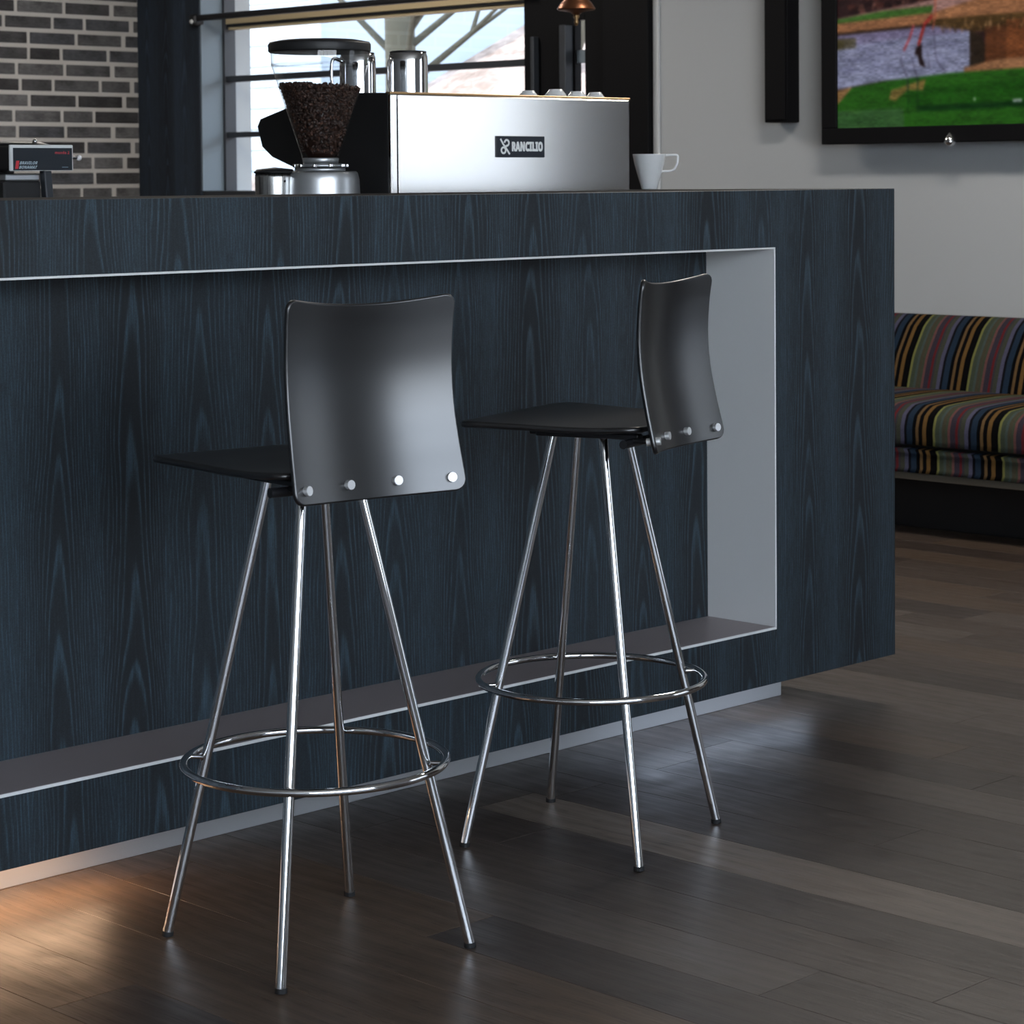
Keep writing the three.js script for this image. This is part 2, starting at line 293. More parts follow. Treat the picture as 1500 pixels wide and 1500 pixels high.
// bar window
const win1 = S(group('window_1'), 'bar window with horizontal black glazing bars and tan timber transom', 'window');
const WA = AW + 0.137;
for (const [y0, y1] of [[1.688, 1.718], [1.413, 1.440]]) mesh('glazing_bar', box(WA - 0.01, WA + 0.04, y0, y1, 7.2, 9.487, 0.003), M.windowMetal, win1);
mesh('sill', box(AW - 0.01, WA + 0.06, 1.10, 1.150, 7.2, 9.487, 0.003), M.windowMetal, win1);
mesh('transom', merged([box(WA - 0.01, WA + 0.05, 1.975, 2.02, 7.2, 9.487, 0.002), box(WA + 0.005, WA + 0.05, 1.948, 1.962, 7.2, 9.487, 0.002)]), M.timber, win1);
mesh('transom_seal', box(WA - 0.006, WA + 0.05, 1.962, 1.975, 7.2, 9.487, 0.001), M.blackMetal, win1);
mesh('frame', merged([box(WA - 0.02, WA + 0.05, 1.10, 2.5, 9.462, 9.487, 0.002), box(WA - 0.02, WA + 0.05, 1.10, 2.5, 7.2, 7.225, 0.002)]), M.windowMetal, win1);
mesh('jamb_lining', box(AW - 0.015, WA - 0.02, 1.15, 2.5, 9.478, 9.4868, 0.001), M.jamb, win1);
for (const [y0, y1] of [[1.15, 1.413], [1.44, 1.688], [1.718, 1.948], [2.02, 2.5]]) { const g = new THREE.PlaneGeometry(2.24, y1 - y0); const o = mesh('pane', g, M.pane, win1); o.position.set(WA + 0.015, (y0 + y1) / 2, -8.343); o.rotation.y = -Math.PI / 2; }
// black rail across the head of the window
{
  const g = tag(group('blind_rail', AW - 0.03, 2.0, 8.4), 'black horizontal rail crossing the bar window under the ceiling side', 'rail');
  mesh('bar', rod(V3(0, 0, -1.10), V3(0, 0, 1.2), 0.016), M.blackMetal, g);
  const c = mesh('end_cap', new RoundedBoxGeometry(0.07, 0.06, 0.05, 3, 0.018), M.blackMetal, g); c.position.set(0.005, -0.01, -1.10);
  const s = mesh('screw', new THREE.SphereGeometry(0.011, 16, 12), M.whiteTrim, c); s.position.set(-0.034, -0.008, 0.005);
}

// brick wall
const brickWall = S(mesh('wall_bar', box(A0, AW + 0.02, 0, CEIL, NB + 0.003, NB + 0.2, 0.001), M.mortar), 'charcoal brick wall with thick pale mortar joints', 'wall');
{
  const r = rng(5), CO = 0.0766, H = 0.0555, gs = new Map();
  const brickGeo = (w, k) => { const key = w.toFixed(3) + k; if (!gs.has(key)) { const g = bevelBox(w, H, 0.03, 0.0025); uvMetres(g, k * 0.19, k * 0.083); gs.set(key, g); } return gs.get(key); };
  const inst = [];
  for (let row = -15; row < 25; row++) {
    const y = 1.19 + (row + 0.5) * CO - 0.012; if (y > CEIL - 0.05 || y < 0.05) continue;
    let a = AW - 0.01 - [0.0, 0.10, 0.05, 0.17][((row % 4) + 4) % 4];
    const near = y > 0.95 && y < 2.45;
    if (a < AW - 0.03) { const w = AW - 0.01 - a - 0.019; if (near) { const o = mesh('brick', brickGeo(w, row & 3), M.bricks[Math.floor(r() * 5)], brickWall); o.position.set(AW - 0.01 - w / 2, y, -NB - 0.013); } }
    while (a > A0) {
      const w = r() < 0.24 ? 0.19 : 0.28, t = Math.floor(r() * 5), dz = (r() - 0.5) * 0.003;
      if (near && a > 4.7) { const o = mesh('brick', brickGeo(w - 0.019, Math.floor(r() * 4)), M.bricks[t], brickWall); o.position.set(a - w / 2, y, -NB - 0.013 + dz); } else inst.push([a - w / 2, y, w - 0.019, t]);
      a -= w;
    }
  }
  const g = bevelBox(1, H, 0.03, 0.003), im = new THREE.InstancedMesh(g, M.bricks[1], inst.length), m = new THREE.Matrix4();
  inst.forEach(([a, y, w, t], i) => { m.makeScale(w, 1, 1).setPosition(a, y, -NB - 0.013); im.setMatrixAt(i, m); });
  im.name = 'bricks'; im.userData.kind = 'stuff'; im.castShadow = im.receiveShadow = true; brickWall.add(im);
}

// ---------------------------------------------------------------- bar counter
const NF = 3.23, BE = 4.436, BT = 1.165, BB = 0.106, NA = 4.007, NBK = 3.42, LY = 0.2278, TY = 1.043, BL = 0.4;
const bar = tag(group('bar_counter'), 'long dark stained wood bar counter with steel lined niche', 'bar counter');
{
  const f = new THREE.Shape(); [[BL, TY], [NA, TY], [NA, BB], [BE, BB], [BE, BT], [BL, BT]].forEach(([u, v], i) => f[i ? 'lineTo' : 'moveTo'](u, v));
  const g = new THREE.ExtrudeGeometry(f, { depth: 0.03 - 0.002, bevelEnabled: true, bevelSize: 0.0008, bevelThickness: 0.001, bevelSegments: 1, bevelOffset: -0.0008 }); g.translate(0, 0, -NF - 0.029);
  mesh('front_frame', uvMetres(g), M.ash, bar);
}
mesh('end_panel', box(BE - 0.03, BE - 0.0005, BB, BT - 0.0312, NF + 0.0305, 3.78, 0.001), M.ash, bar);
mesh('lower_band', box(2.055, NA - 0.0015, BB, LY - 0.003, NF, NF + 0.03, 0.001, 0.9, 0.35), M.ash, bar);
mesh('lower_band', box(BL, 2.052, BB, LY - 0.003, NF, NF + 0.03, 0.001, 0.3, 0.1), M.ash, bar);
mesh('back_panel', box(BL, NA + 0.02, LY - 0.02, TY + 0.02, NBK, NBK + 0.02, 0.0005, 0.33, 0.21), M.ash, bar);
mesh('niche_ledge', box(BL, NA, LY - 0.004, LY, NF + 0.001, NBK, 0.0004), M.steelH, bar);
mesh('ledge_edge', box(BL, NA, LY - 0.005, LY + 0.0005, NF - 0.002, NF + 0.001, 0.0005), M.alu, bar);
mesh('niche_soffit', box(BL, NA, TY - 0.004, TY, NF - 0.002, NBK, 0.0006), M.alu, bar);
mesh('niche_side_panel', box(NA - 0.003, NA + 0.001, LY, TY - 0.004, NF - 0.0015, NBK, 0.0008), M.alu, bar);
mesh('worktop', box(BL, BE, BT - 0.03, BT, NF + 0.0302, 3.80, 0.0012), M.worktop, bar);
mesh('body', merged([box(BL, BE - 0.031, BB, BT - 0.031, NBK + 0.021, 3.78, 0.001), box(NA + 0.0215, BE - 0.031, BB, BT - 0.031, NF + 0.031, NBK + 0.0205, 0), box(BL, NA + 0.02, BB, LY - 0.021, NF + 0.031, NBK + 0.02, 0), box(BL, NA + 0.02, TY + 0.001, BT - 0.031, NF + 0.031, NBK + 0.02, 0)]), M.blackPlastic, bar);
mesh('worktop_return', box(4.285, BE, BT - 0.03, BT, 3.8002, 4.30, 0.0012), M.worktop, bar);
mesh('return_panel', box(4.405, BE - 0.0005, BB, BT - 0.0312, 3.7805, 3.825, 0.001), M.ash, bar);
mesh('return_panel', box(4.405, BE - 0.0005, 0.905, BT - 0.0312, 3.8255, 4.28, 0.001), M.ash, bar);
mesh('plinth', box(BL + 0.05, 4.304, 0, BB, 3.455, 3.72, 0.001), M.kick, bar);
const service = tag(group('service_counter'), 'low dark work counter behind the bar carrying the coffee machines', 'counter');
mesh('worktop', box(BL, 4.6, 0.87, 0.90, 3.83, 4.65, 0.002), M.worktop, service);
mesh('cabinet', box(BL + 0.02, 4.58, 0, 0.87, 3.85, 4.60, 0.002), M.blackPlastic, service);

// ---------------------------------------------------------------- bar stools
// sheet bent over a surface: rows along s (0..1), columns across t (-1..1); rounded corners come from the width function
function bentSheet(rows, cols, half, corner, at, thick) {
  const ss = []; for (let i = 0; i <= rows; i++) ss.push(0.5 - 0.5 * Math.cos(Math.PI * i / rows));
  const L = at(0, 1).distanceTo(at(0, 0));
  const P = [], N = [];
  for (const s of ss) {
    const dEnd = Math.min(s, 1 - s) * L, cut = dEnd < corner ? corner - Math.sqrt(Math.max(0, corner * corner - (corner - dEnd) ** 2)) : 0, w = half(s) - cut, row = [], nr = [];
    for (let j = 0; j <= cols; j++) {
      const r = w * (-1 + 2 * j / cols), e = 1e-3, p = at(r, s);
      const dr = at(r + e, s).sub(at(r - e, s)), ds = at(r, Math.min(1, s + e)).sub(at(r, Math.max(0, s - e)));
      row.push(p); nr.push(new THREE.Vector3().crossVectors(dr, ds).normalize());
    }
    P.push(row); N.push(nr);
  }
  const pos = [], nor = [], uv = [], idx = [];
  const face = (sg) => {
    const base = pos.length / 3;
    for (let i = 0; i <= rows; i++) for (let j = 0; j <= cols; j++) { const p = P[i][j], n = N[i][j]; pos.push(p.x + n.x * sg * thick / 2, p.y + n.y * sg * thick / 2, p.z + n.z * sg * thick / 2); nor.push(n.x * sg, n.y * sg, n.z * sg); uv.push(half(ss[i]) * (-1 + 2 * j / cols), ss[i] * L); }
    for (let i = 0; i < rows; i++) for (let j = 0; j < cols; j++) { const a = base + i * (cols + 1) + j, b = a + 1, c = a + cols + 1, d = c + 1; sg > 0 ? idx.push(a, b, d, a, d, c) : idx.push(a, d, b, a, c, d); }
  };
  face(1); face(-1);
  const loop = [];
  for (let j = 0; j <= cols; j++) loop.push([0, j]);
  for (let i = 1; i <= rows; i++) loop.push([i, cols]);
  for (let j = cols - 1; j >= 0; j--) loop.push([rows, j]);
  for (let i = rows - 1; i > 0; i--) loop.push([i, 0]);
  const K = 4, base = pos.length / 3, nl = loop.length;
  loop.forEach(([i, j], k) => {
    const a = loop[(k + nl - 1) % nl], b = loop[(k + 1) % nl], tng = P[b[0]][b[1]].clone().sub(P[a[0]][a[1]]).normalize(), n = N[i][j], out = new THREE.Vector3().crossVectors(tng, n).normalize();
    for (let q = 0; q <= K; q++) { const th = Math.PI * (q / K - 0.5), c = Math.cos(th), s = Math.sin(th), p = P[i][j]; pos.push(p.x + n.x * s * thick / 2 + out.x * c * thick * 0.3, p.y + n.y * s * thick / 2 + out.y * c * thick * 0.3, p.z + n.z * s * thick / 2 + out.z * c * thick * 0.3); nor.push(out.x * c + n.x * s, out.y * c + n.y * s, out.z * c + n.z * s); uv.push(k * 0.01, q * 0.003); }
  });
  for (let k = 0; k < nl; k++) for (let q = 0; q < K; q++) { const a = base + k * (K + 1) + q, b = a + 1, c = base + ((k + 1) % nl) * (K + 1) + q, d = c + 1; idx.push(a, c, d, a, d, b); }
  const g = new THREE.BufferGeometry();
  g.setAttribute('position', new THREE.Float32BufferAttribute(pos, 3)); g.setAttribute('normal', new THREE.Float32BufferAttribute(nor, 3)); g.setAttribute('uv', new THREE.Float32BufferAttribute(uv, 2)); g.setIndex(idx);
  return g;
}
function curve1(pts) {                            // smooth interpolation through [t, v]
  return (t) => {
    let i = 0; while (i < pts.length - 2 && t > pts[i + 1][0]) i++;
    const [t0, v0] = pts[i], [t1, v1] = pts[i + 1], pm = pts[i - 1] || [2 * t0 - t1, 2 * v0 - v1], pq = pts[i + 2] || [2 * t1 - t0, 2 * v1 - v0];
    const m0 = (v1 - pm[1]) / (t1 - pm[0]), m1 = (pq[1] - v0) / (pq[0] - t0), h = t1 - t0, x = (t - t0) / h;
    return (2 * x ** 3 - 3 * x * x + 1) * v0 + (x ** 3 - 2 * x * x + x) * h * m0 + (-2 * x ** 3 + 3 * x * x) * v1 + (x ** 3 - x * x) * h * m1;
  };
}
// local frame of a stool: -z is where the sitter looks, x to the sitter's right
function makeStool() {
  const t = group('bar_stool');
  const seatY = curve1([[0, 0.7545], [0.3, 0.7515], [0.7, 0.757], [0.93, 0.7605], [1, 0.759]]), seatW = curve1([[0, 0.157], [0.5, 0.178], [1, 0.201]]);
  mesh('seat', bentSheet(26, 18, seatW, 0.03, (r, s) => V3(r, seatY(s) + 0.008 * (r / 0.2) ** 2 * (1 - s), 0.146 + 0.024 * (r / 0.157) ** 2 * (1 - s) - 0.311 * s), 0.011), M.blackLacquer, t);
  const prof = curve1([[0, 0.1670], [0.10, 0.1605], [0.25, 0.1510], [0.45, 0.1410], [0.65, 0.1370], [0.85, 0.140], [1, 0.146]]), backW = curve1([[0, 0.152], [0.4, 0.1475], [0.75, 0.1475], [1, 0.149]]);
  mesh('backrest', bentSheet(30, 20, backW, 0.016, (r, s) => { const q = (r / 0.15) ** 2; return V3(r, 0.716 + 0.004 * q + s * (1.004 - 0.716 + 0.010 * q), prof(s) + 0.030 * q); }, 0.009), M.blackLacquer, t);
  for (const r of [-0.132, -0.044, 0.044, 0.132]) {
    const q = (r / 0.15) ** 2, z = prof(0.075) + 0.03 * q, slope = 2 * 0.03 * r / 0.0225, d = V3(-slope, 0.1, 1).normalize(), p = V3(r, 0.738, z);
    const b = mesh('bolt', rod(p.clone().addScaledVector(d, -0.012), p.clone().addScaledVector(d, 0.0125), 0.0072, 0.0072, 20), M.satin, t);
    mesh('spacer', rod(V3(r, 0.738, 0.148), p.clone().addScaledVector(d, -0.004), 0.005, 0.005, 12), M.blackMetal, b);
  }
  mesh('cross_rod', rod(V3(-0.163, 0.7335, 0.142), V3(0.163, 0.7335, 0.142), 0.0075, 0.0075, 20), M.blackMetal, t);
  for (const s of [-1, 1]) {
    const b = mesh('support_rail', new RoundedBoxGeometry(0.022, 0.010, 0.20, 2, 0.003), M.blackMetal, t); b.position.set(s * 0.108, 0.742, 0.05);
  }
  const pl = mesh('mount_plate', new RoundedBoxGeometry(0.21, 0.008, 0.14, 2, 0.003), M.blackMetal, t); pl.position.set(0, 0.742, 0);
  for (const [sx, sz] of [[-1, 1], [1, 1], [1, -1], [-1, -1]]) {
    const top = V3(sx * 0.048, 0.742, sz * 0.048), foot = V3(sx * 0.1715, 0.004, sz * 0.1715), d = top.clone().sub(foot).normalize();
    const leg = mesh('leg', rod(foot, top, 0.0082, 0.0082, 28), M.chrome, t);
    mesh('foot_cap', rod(V3(foot.x, 0, foot.z), foot.clone().addScaledVector(d, 0.0035), 0.0092, 0.0092, 24), M.rubber, leg);
    const at = foot.clone().lerp(top, (0.287 - 0.004) / (0.742 - 0.004)), out = V3(sx, 0, sz).normalize();
    mesh('ring_bracket', rod(at, V3(out.x * 0.2, 0.287, out.z * 0.2), 0.0035, 0.0035, 12), M.chrome, leg);
  }
  const ring = mesh('foot_ring', new THREE.TorusGeometry(0.205, 0.0062, 16, 96), M.chrome, t); ring.rotation.x = Math.PI / 2; ring.position.y = 0.287;
  return t;
}
const stool1 = makeStool();
tag(stool1, 'black bar stool on chrome legs beside the pool of warm light', 'bar stool', 'bar stools at the counter');
const stool2 = stool1.clone(); stool2.name = numbered('bar_stool'); scene.add(stool2);
stool1.position.set(2.402, 0, -2.857); stool1.rotation.y = -8.0 * Math.PI / 180;
stool2.position.set(3.147, 0, -2.965); stool2.rotation.y = 17.5 * Math.PI / 180;
stool2.userData = { label: 'black bar stool in front of the pale metal niche end, seen nearly side-on', category: 'bar stool', group: 'bar stools at the counter' };

// ---------------------------------------------------------------- espresso machine
function canvasTex(w, h, draw) { const c = document.createElement('canvas'); c.width = w; c.height = h; draw(c.getContext('2d'), w, h); const t = new THREE.CanvasTexture(c); t.colorSpace = THREE.SRGBColorSpace; return t; }
function softPrint(w, h, rad, draw) {            // a picture as a screen shows it: drawn, then softened
  const c = document.createElement('canvas'); c.width = w; c.height = h; const x = c.getContext('2d'); draw(x, w, h);
  let src = Float32Array.from(x.getImageData(0, 0, w, h).data);
  for (let pass = 0; pass < 2; pass++) for (const [sx, sy] of [[1, 0], [0, 1]]) {
    const out = new Float32Array(src.length), L = sx ? w : h, M2 = sx ? h : w, step = sx ? 4 : 4 * w, line = sx ? 4 * w : 4;
    for (let m = 0; m < M2; m++) for (let ch = 0; ch < 3; ch++) {
      const b = m * line + ch; let sum = 0; for (let k = -rad; k <= rad; k++) sum += src[b + clamp(k, 0, L - 1) * step];
      for (let i = 0; i < L; i++) { out[b + i * step] = sum / (2 * rad + 1); sum += src[b + Math.min(L - 1, i + rad + 1) * step] - src[b + Math.max(0, i - rad) * step]; }
    }
    src = out;
  }
  const t = tex(w, h, (u, v, i, j) => { const k = ((h - 1 - j) * w + i) * 4, q = 255 / (0.78 + 0.22 * vnoise(u * 90, v * 110, 14) + 0.22 * vnoise(u * 24, v * 40, 15)); return [src[k] / q, src[k + 1] / q, src[k + 2] / q]; }, { srgb: true });
  t.wrapS = t.wrapT = THREE.ClampToEdgeWrapping; return t;
}
const badgeTex = canvasTex(640, 200, (x, w, h) => {
  x.fillStyle = '#141d29'; x.fillRect(0, 0, w, h);
  x.strokeStyle = '#f4f6f4'; x.fillStyle = '#f4f6f4'; x.lineWidth = 21; x.lineCap = 'butt'; x.lineJoin = 'round';
  x.beginPath(); x.arc(128, 62, 29, Math.PI * 1.0, Math.PI * 2.6); x.stroke();           // upper loop
  x.beginPath(); x.arc(84, 136, 29, 0, Math.PI * 2); x.stroke();                          // lower loop
  x.beginPath(); x.moveTo(44, 22); x.lineTo(80, 74); x.lineTo(112, 108); x.lineTo(168, 176); x.stroke();
  x.beginPath(); x.moveTo(140, 88); x.lineTo(92, 104); x.stroke();
  x.font = 'bold 118px sans-serif'; x.textBaseline = 'middle'; x.save(); x.translate(192, 98); const m = x.measureText('RANCILIO').width; x.scale(430 / m, 1.0); x.fillText('RANCILIO', 0, 0); x.lineWidth = 12; x.strokeText('RANCILIO', 0, 0); x.restore();
});
{
  const t = tag(group('espresso_machine'), 'espresso machine with mirror steel back panel behind the bar', 'coffee machine');
  const a0 = 3.49, a1 = 4.262, n0 = 3.88;
  mesh('body', merged([box(a0 + 0.012, a1 - 0.012, 0.96, 1.327, n0 + 0.004, n0 + 0.34, 0.004), box(a0 + 0.012, a1 - 0.012, 0.96, 1.0, n0 + 0.3, n0 + 0.50, 0.004)]), M.blackPlastic, t);
    const panel = mesh('back_panel', box(a0 + 0.022, a1 - 0.005, 0.975, 1.379, n0 - 0.006, n0, 0.0025), M.polished, t);
  mesh('edge_trim', box(a0, a0 + 0.018, 0.975, 1.380, n0 - 0.007, n0 + 0.02, 0.003), M.polished, t);
  mesh('top_rim', box(a0, a1, 1.3795, 1.3845, n0 - 0.004, n0 + 0.012, 0.001), M.brass, t);
  const bd = mesh('badge', new RoundedBoxGeometry(0.157, 0.049, 0.004, 3, 0.0018), M.windowMetal, t); bd.position.set(3.885, 1.2665, -(n0 - 0.007));
  const pr = mesh('badge_print', new THREE.PlaneGeometry(0.152, 0.0455), std({ map: badgeTex, roughness: 0.4 }), bd); pr.position.z = 0.0023;
  mesh('cup_tray', box(a0 + 0.01, a1 - 0.01, 1.332, 1.352, n0 + 0.012, n0 + 0.36, 0.002), M.blackPlastic, t);
  // side panels with the projecting nose over the groups
  const prof = [[0.0, 0.96], [0.0, 1.379], [0.20, 1.386], [0.31, 1.362], [0.345, 1.355], [0.436, 1.333], [0.446, 1.318], [0.43, 1.273], [0.395, 1.25], [0.32, 1.226], [0.26, 1.20], [0.26, 1.06], [0.48, 1.05], [0.50, 1.03], [0.50, 0.96]];
  for (const a of [a0 + 0.002, a1 - 0.014]) {
    const s = new THREE.Shape(); prof.forEach(([u, v], i) => s[i ? 'lineTo' : 'moveTo'](u, v));
    const g = new THREE.ExtrudeGeometry(s, { depth: 0.012, bevelEnabled: true, bevelSize: 0.003, bevelThickness: 0.003, bevelSegments: 2 });
    g.rotateY(Math.PI / 2); g.translate(a, 0, -(n0 + 0.005)); mesh('side_panel', g, M.blackPlastic, t);
  }
  mesh('group_hood', box(a0 + 0.02, a1 - 0.02, 1.27, 1.35, n0 + 0.34, n0 + 0.43, 0.01), M.polished, t);
  for (const a of [3.7, 4.05]) mesh('group_head', lathe([[0, 1.16], [0.034, 1.16], [0.036, 1.18], [0.036, 1.275], [0, 1.275]]).translate(a, 0, -(n0 + 0.40)), M.chrome, t);
  for (const [a, n] of [[3.54, 3.92], [4.21, 3.92], [3.54, 4.34], [4.21, 4.34]]) mesh('foot', lathe([[0, 0.90], [0.022, 0.90], [0.018, 0.962], [0, 0.962]], 20).translate(a, 0, -n), M.rubber, t);
}
// cups stacked upside down on the machine
const cupOnTop = (() => {
  const g = group('espresso_cup'); mesh('bowl', lathe([[0.031, 0], [0.034, 0.0015], [0.0345, 0.004], [0.033, 0.022], [0.027, 0.034], [0.020, 0.040], [0.0185, 0.043], [0.016, 0.043], [0.015, 0.0405], [0, 0.0405]], 36), M.porcelain, g);
  mesh('handle', new THREE.TorusGeometry(0.011, 0.0028, 10, 20, Math.PI * 1.2).rotateZ(-Math.PI * 0.6).translate(0.034, 0.02, 0), M.porcelain, g); return g;
})();
[[3.985, 3.945, 0.80, 'first'], [4.072, 3.940, 0.88, 'second'], [4.142, 3.938, 0.82, 'third'], [4.204, 3.936, 0.80, 'last']].forEach(([a, n, k, w], i) => {
  const o = i ? cupOnTop.clone() : cupOnTop; if (i) { o.name = numbered('espresso_cup'); scene.add(o); }
  o.position.set(a, 1.352, -n); o.rotation.y = 1.5 + i * 0.12; o.scale.set(k, k * 1.36, k);
  tag(o, 'upturned white cup on the espresso machine, ' + w + ' of four from the steel jugs', 'cup', 'cups on the espresso machine');
});
// milk jugs
const jug = (() => {
  const g = group('milk_jug');
  mesh('vessel', lathe([[0, 0], [0.040, 0], [0.0445, 0.003], [0.0455, 0.03], [0.0455, 0.096], [0.0445, 0.108], [0.0415, 0.1145], [0.039, 0.1155], [0.039, 0.113], [0.043, 0.105], [0.044, 0.03], [0.042, 0.006], [0, 0.005]], 56), M.chrome, g);
  mesh('rim', new THREE.TorusGeometry(0.0405, 0.0022, 10, 56).rotateX(Math.PI / 2).translate(0, 0.1155, 0), M.blackMetal, g);
  const c = new THREE.CatmullRomCurve3([V3(0.044, 0.10, 0), V3(0.068, 0.104, 0), V3(0.074, 0.085, 0), V3(0.068, 0.045, 0), V3(0.045, 0.03, 0)]);
  mesh('handle', new THREE.TubeGeometry(c, 28, 0.004, 10), M.chrome, g); return g;
})();
jug.position.set(3.748, 1.352, -4.1); jug.scale.set(1, 1.17, 1); jug.rotation.y = 1.5; tag(jug, 'polished steel milk jug on the machine, clear of the bean hopper', 'jug', 'steel jugs on the espresso machine');
{ const j = jug.clone(); j.name = numbered('milk_jug'); scene.add(j); j.position.set(3.668, 1.352, -4.185); j.rotation.y = 2.9; j.scale.set(0.92, 1.15, 0.92); j.userData = {}; tag(j, 'polished steel milk jug half hidden behind the bean hopper', 'jug', 'steel jugs on the espresso machine'); }

// ---------------------------------------------------------------- coffee grinder
{
  const t = tag(group('coffee_grinder', 3.375, 0.90, 3.975), 'coffee grinder with clear cone hopper full of dark beans', 'coffee grinder');
  const y = (h) => h - 0.90;
  mesh('base', new RoundedBoxGeometry(0.19, 0.04, 0.30, 3, 0.012).translate(0, 0.02, 0), M.castAlu, t);
  mesh('motor_housing', lathe([[0, 0.04], [0.088, 0.04], [0.091, 0.05], [0.088, 0.20], [0.0835, 0.295], [0.080, 0.309], [0.076, 0.3125], [0, 0.313]], 64), M.castAlu, t);
  mesh('collar', merged([lathe([[0, y(1.212)], [0.053, y(1.212)], [0.054, y(1.216)], [0.053, y(1.220)], [0.03, y(1.221)], [0, y(1.221)]], 48), lathe([[0, y(1.2215)], [0.055, y(1.2215)], [0.056, y(1.2245)], [0.055, y(1.228)], [0.045, y(1.229)], [0, y(1.229)]], 48), lathe([[0, y(1.229)], [0.038, y(1.229)], [0.039, y(1.236)], [0.0395, y(1.241)], [0.036, y(1.242)]], 48)]), M.castAlu, t);
  for (let k = 0; k < 10; k++) { const an = k / 10 * Math.PI * 2; mesh('lug', new RoundedBoxGeometry(0.010, 0.008, 0.008, 2, 0.002).translate(Math.cos(an) * 0.055, y(1.225), Math.sin(an) * 0.055), M.chrome, t); }
  // hopper: cone with a short straight band at the rim
  const HB = y(1.240), HT = y(1.472);
  const hop = mesh('hopper', lathe([[0.040, HB], [0.042, HB + 0.008], [0.1025, HT - 0.037], [0.105, HT - 0.028], [0.1055, HT]], 72), M.clear, t);
  mesh('hopper_lip', new THREE.TorusGeometry(0.104, 0.0018, 8, 72).rotateX(Math.PI / 2).translate(0, HT - 0.029, 0), M.clear, hop);
  mesh('lid', lathe([[0, HT - 0.003], [0.108, HT - 0.003], [0.111, HT], [0.111, HT + 0.014], [0.108, HT + 0.019], [0.085, HT + 0.0235], [0, HT + 0.026]], 72), M.blackPlastic, t);
  // beans: heap surface slopes down a little away from the machine
  const top = (x, z) => y(1.397) - 0.05 * x - 0.01 * z, rIn = (h) => 0.042 + (h - HB - 0.008) * (0.1025 - 0.042) / (HT - 0.037 - HB - 0.008) - 0.003;
  const bm = std({ color: rgb(0.030, 0.013, 0.008), roughness: 0.42 });
  const core = lathe([[0, HB], [0.030, HB + 0.004], [rIn(HB + 0.02) - 0.006, HB + 0.02], [rIn(y(1.385)) - 0.007, y(1.385)], [0, y(1.385)]], 40); mesh('bean_heap', core, bm, t);
  const bean = new THREE.SphereGeometry(1, 10, 7); { const p = bean.attributes.position; for (let i = 0; i < p.count; i++) { let yy = p.getY(i); if (yy < 0) yy *= 0.35; else if (Math.abs(p.getZ(i)) < 0.12) yy *= 0.8; p.setXYZ(i, p.getX(i) * 0.0052, yy * 0.0036, p.getZ(i) * 0.0038); } bean.computeVertexNormals(); }
  const r = rng(91), list = [], m = new THREE.Matrix4(), q = new THREE.Quaternion(), e = new THREE.Euler();
  for (let k = 0; k < 3800; k++) {
    const h = HB + 0.008 + Math.sqrt(r()) * (y(1.404) - HB - 0.008), an = r() * Math.PI * 2, rr = Math.max(0.022, rIn(h)) - 0.0035 - r() * 0.004, x = Math.cos(an) * rr, z = Math.sin(an) * rr; if (h > top(x, z)) continue;
    list.push([x, h, z]);
  }
  for (let k = 0; k < 1300; k++) { const an = r() * Math.PI * 2, rr = Math.sqrt(r()) * 0.085, x = Math.cos(an) * rr, z = Math.sin(an) * rr; list.push([x, top(x, z) - 0.003 - r() * 0.004, z]); }
  const im = new THREE.InstancedMesh(bean, bm.clone(), list.length); im.material.color.setRGB(1, 1, 1);
  list.forEach(([x, h, z], i) => { e.set(r() * 6.3, r() * 6.3, r() * 6.3); q.setFromEuler(e); m.compose(V3(x, h, z), q, V3(1, 1, 1)); im.setMatrixAt(i, m); const s = 0.6 + r() * r() * 3.2; im.setColorAt(i, rgb(0.032 * s, 0.014 * s, 0.0085 * s)); });
  im.name = 'coffee_beans'; im.userData.kind = 'stuff'; im.castShadow = im.receiveShadow = true; t.add(im);
  // doser to the side
  const ds = mesh('doser', lathe([[0, 0.17], [0.038, 0.17], [0.041, 0.175], [0.0425, 0.30], [0.0415, 0.309], [0, 0.309]], 48).translate(-0.092, 0, -0.045), M.steel, t);
  mesh('doser_lid', lathe([[0, 0.309], [0.044, 0.309], [0.0445, 0.312], [0.038, 0.318], [0, 0.322]], 48).translate(-0.092, 0, -0.045), M.blackPlastic, ds);
  mesh('doser_screw', new THREE.SphereGeometry(0.003, 10, 8).translate(-0.098, 0.292, -0.004), M.blackMetal, ds);
}

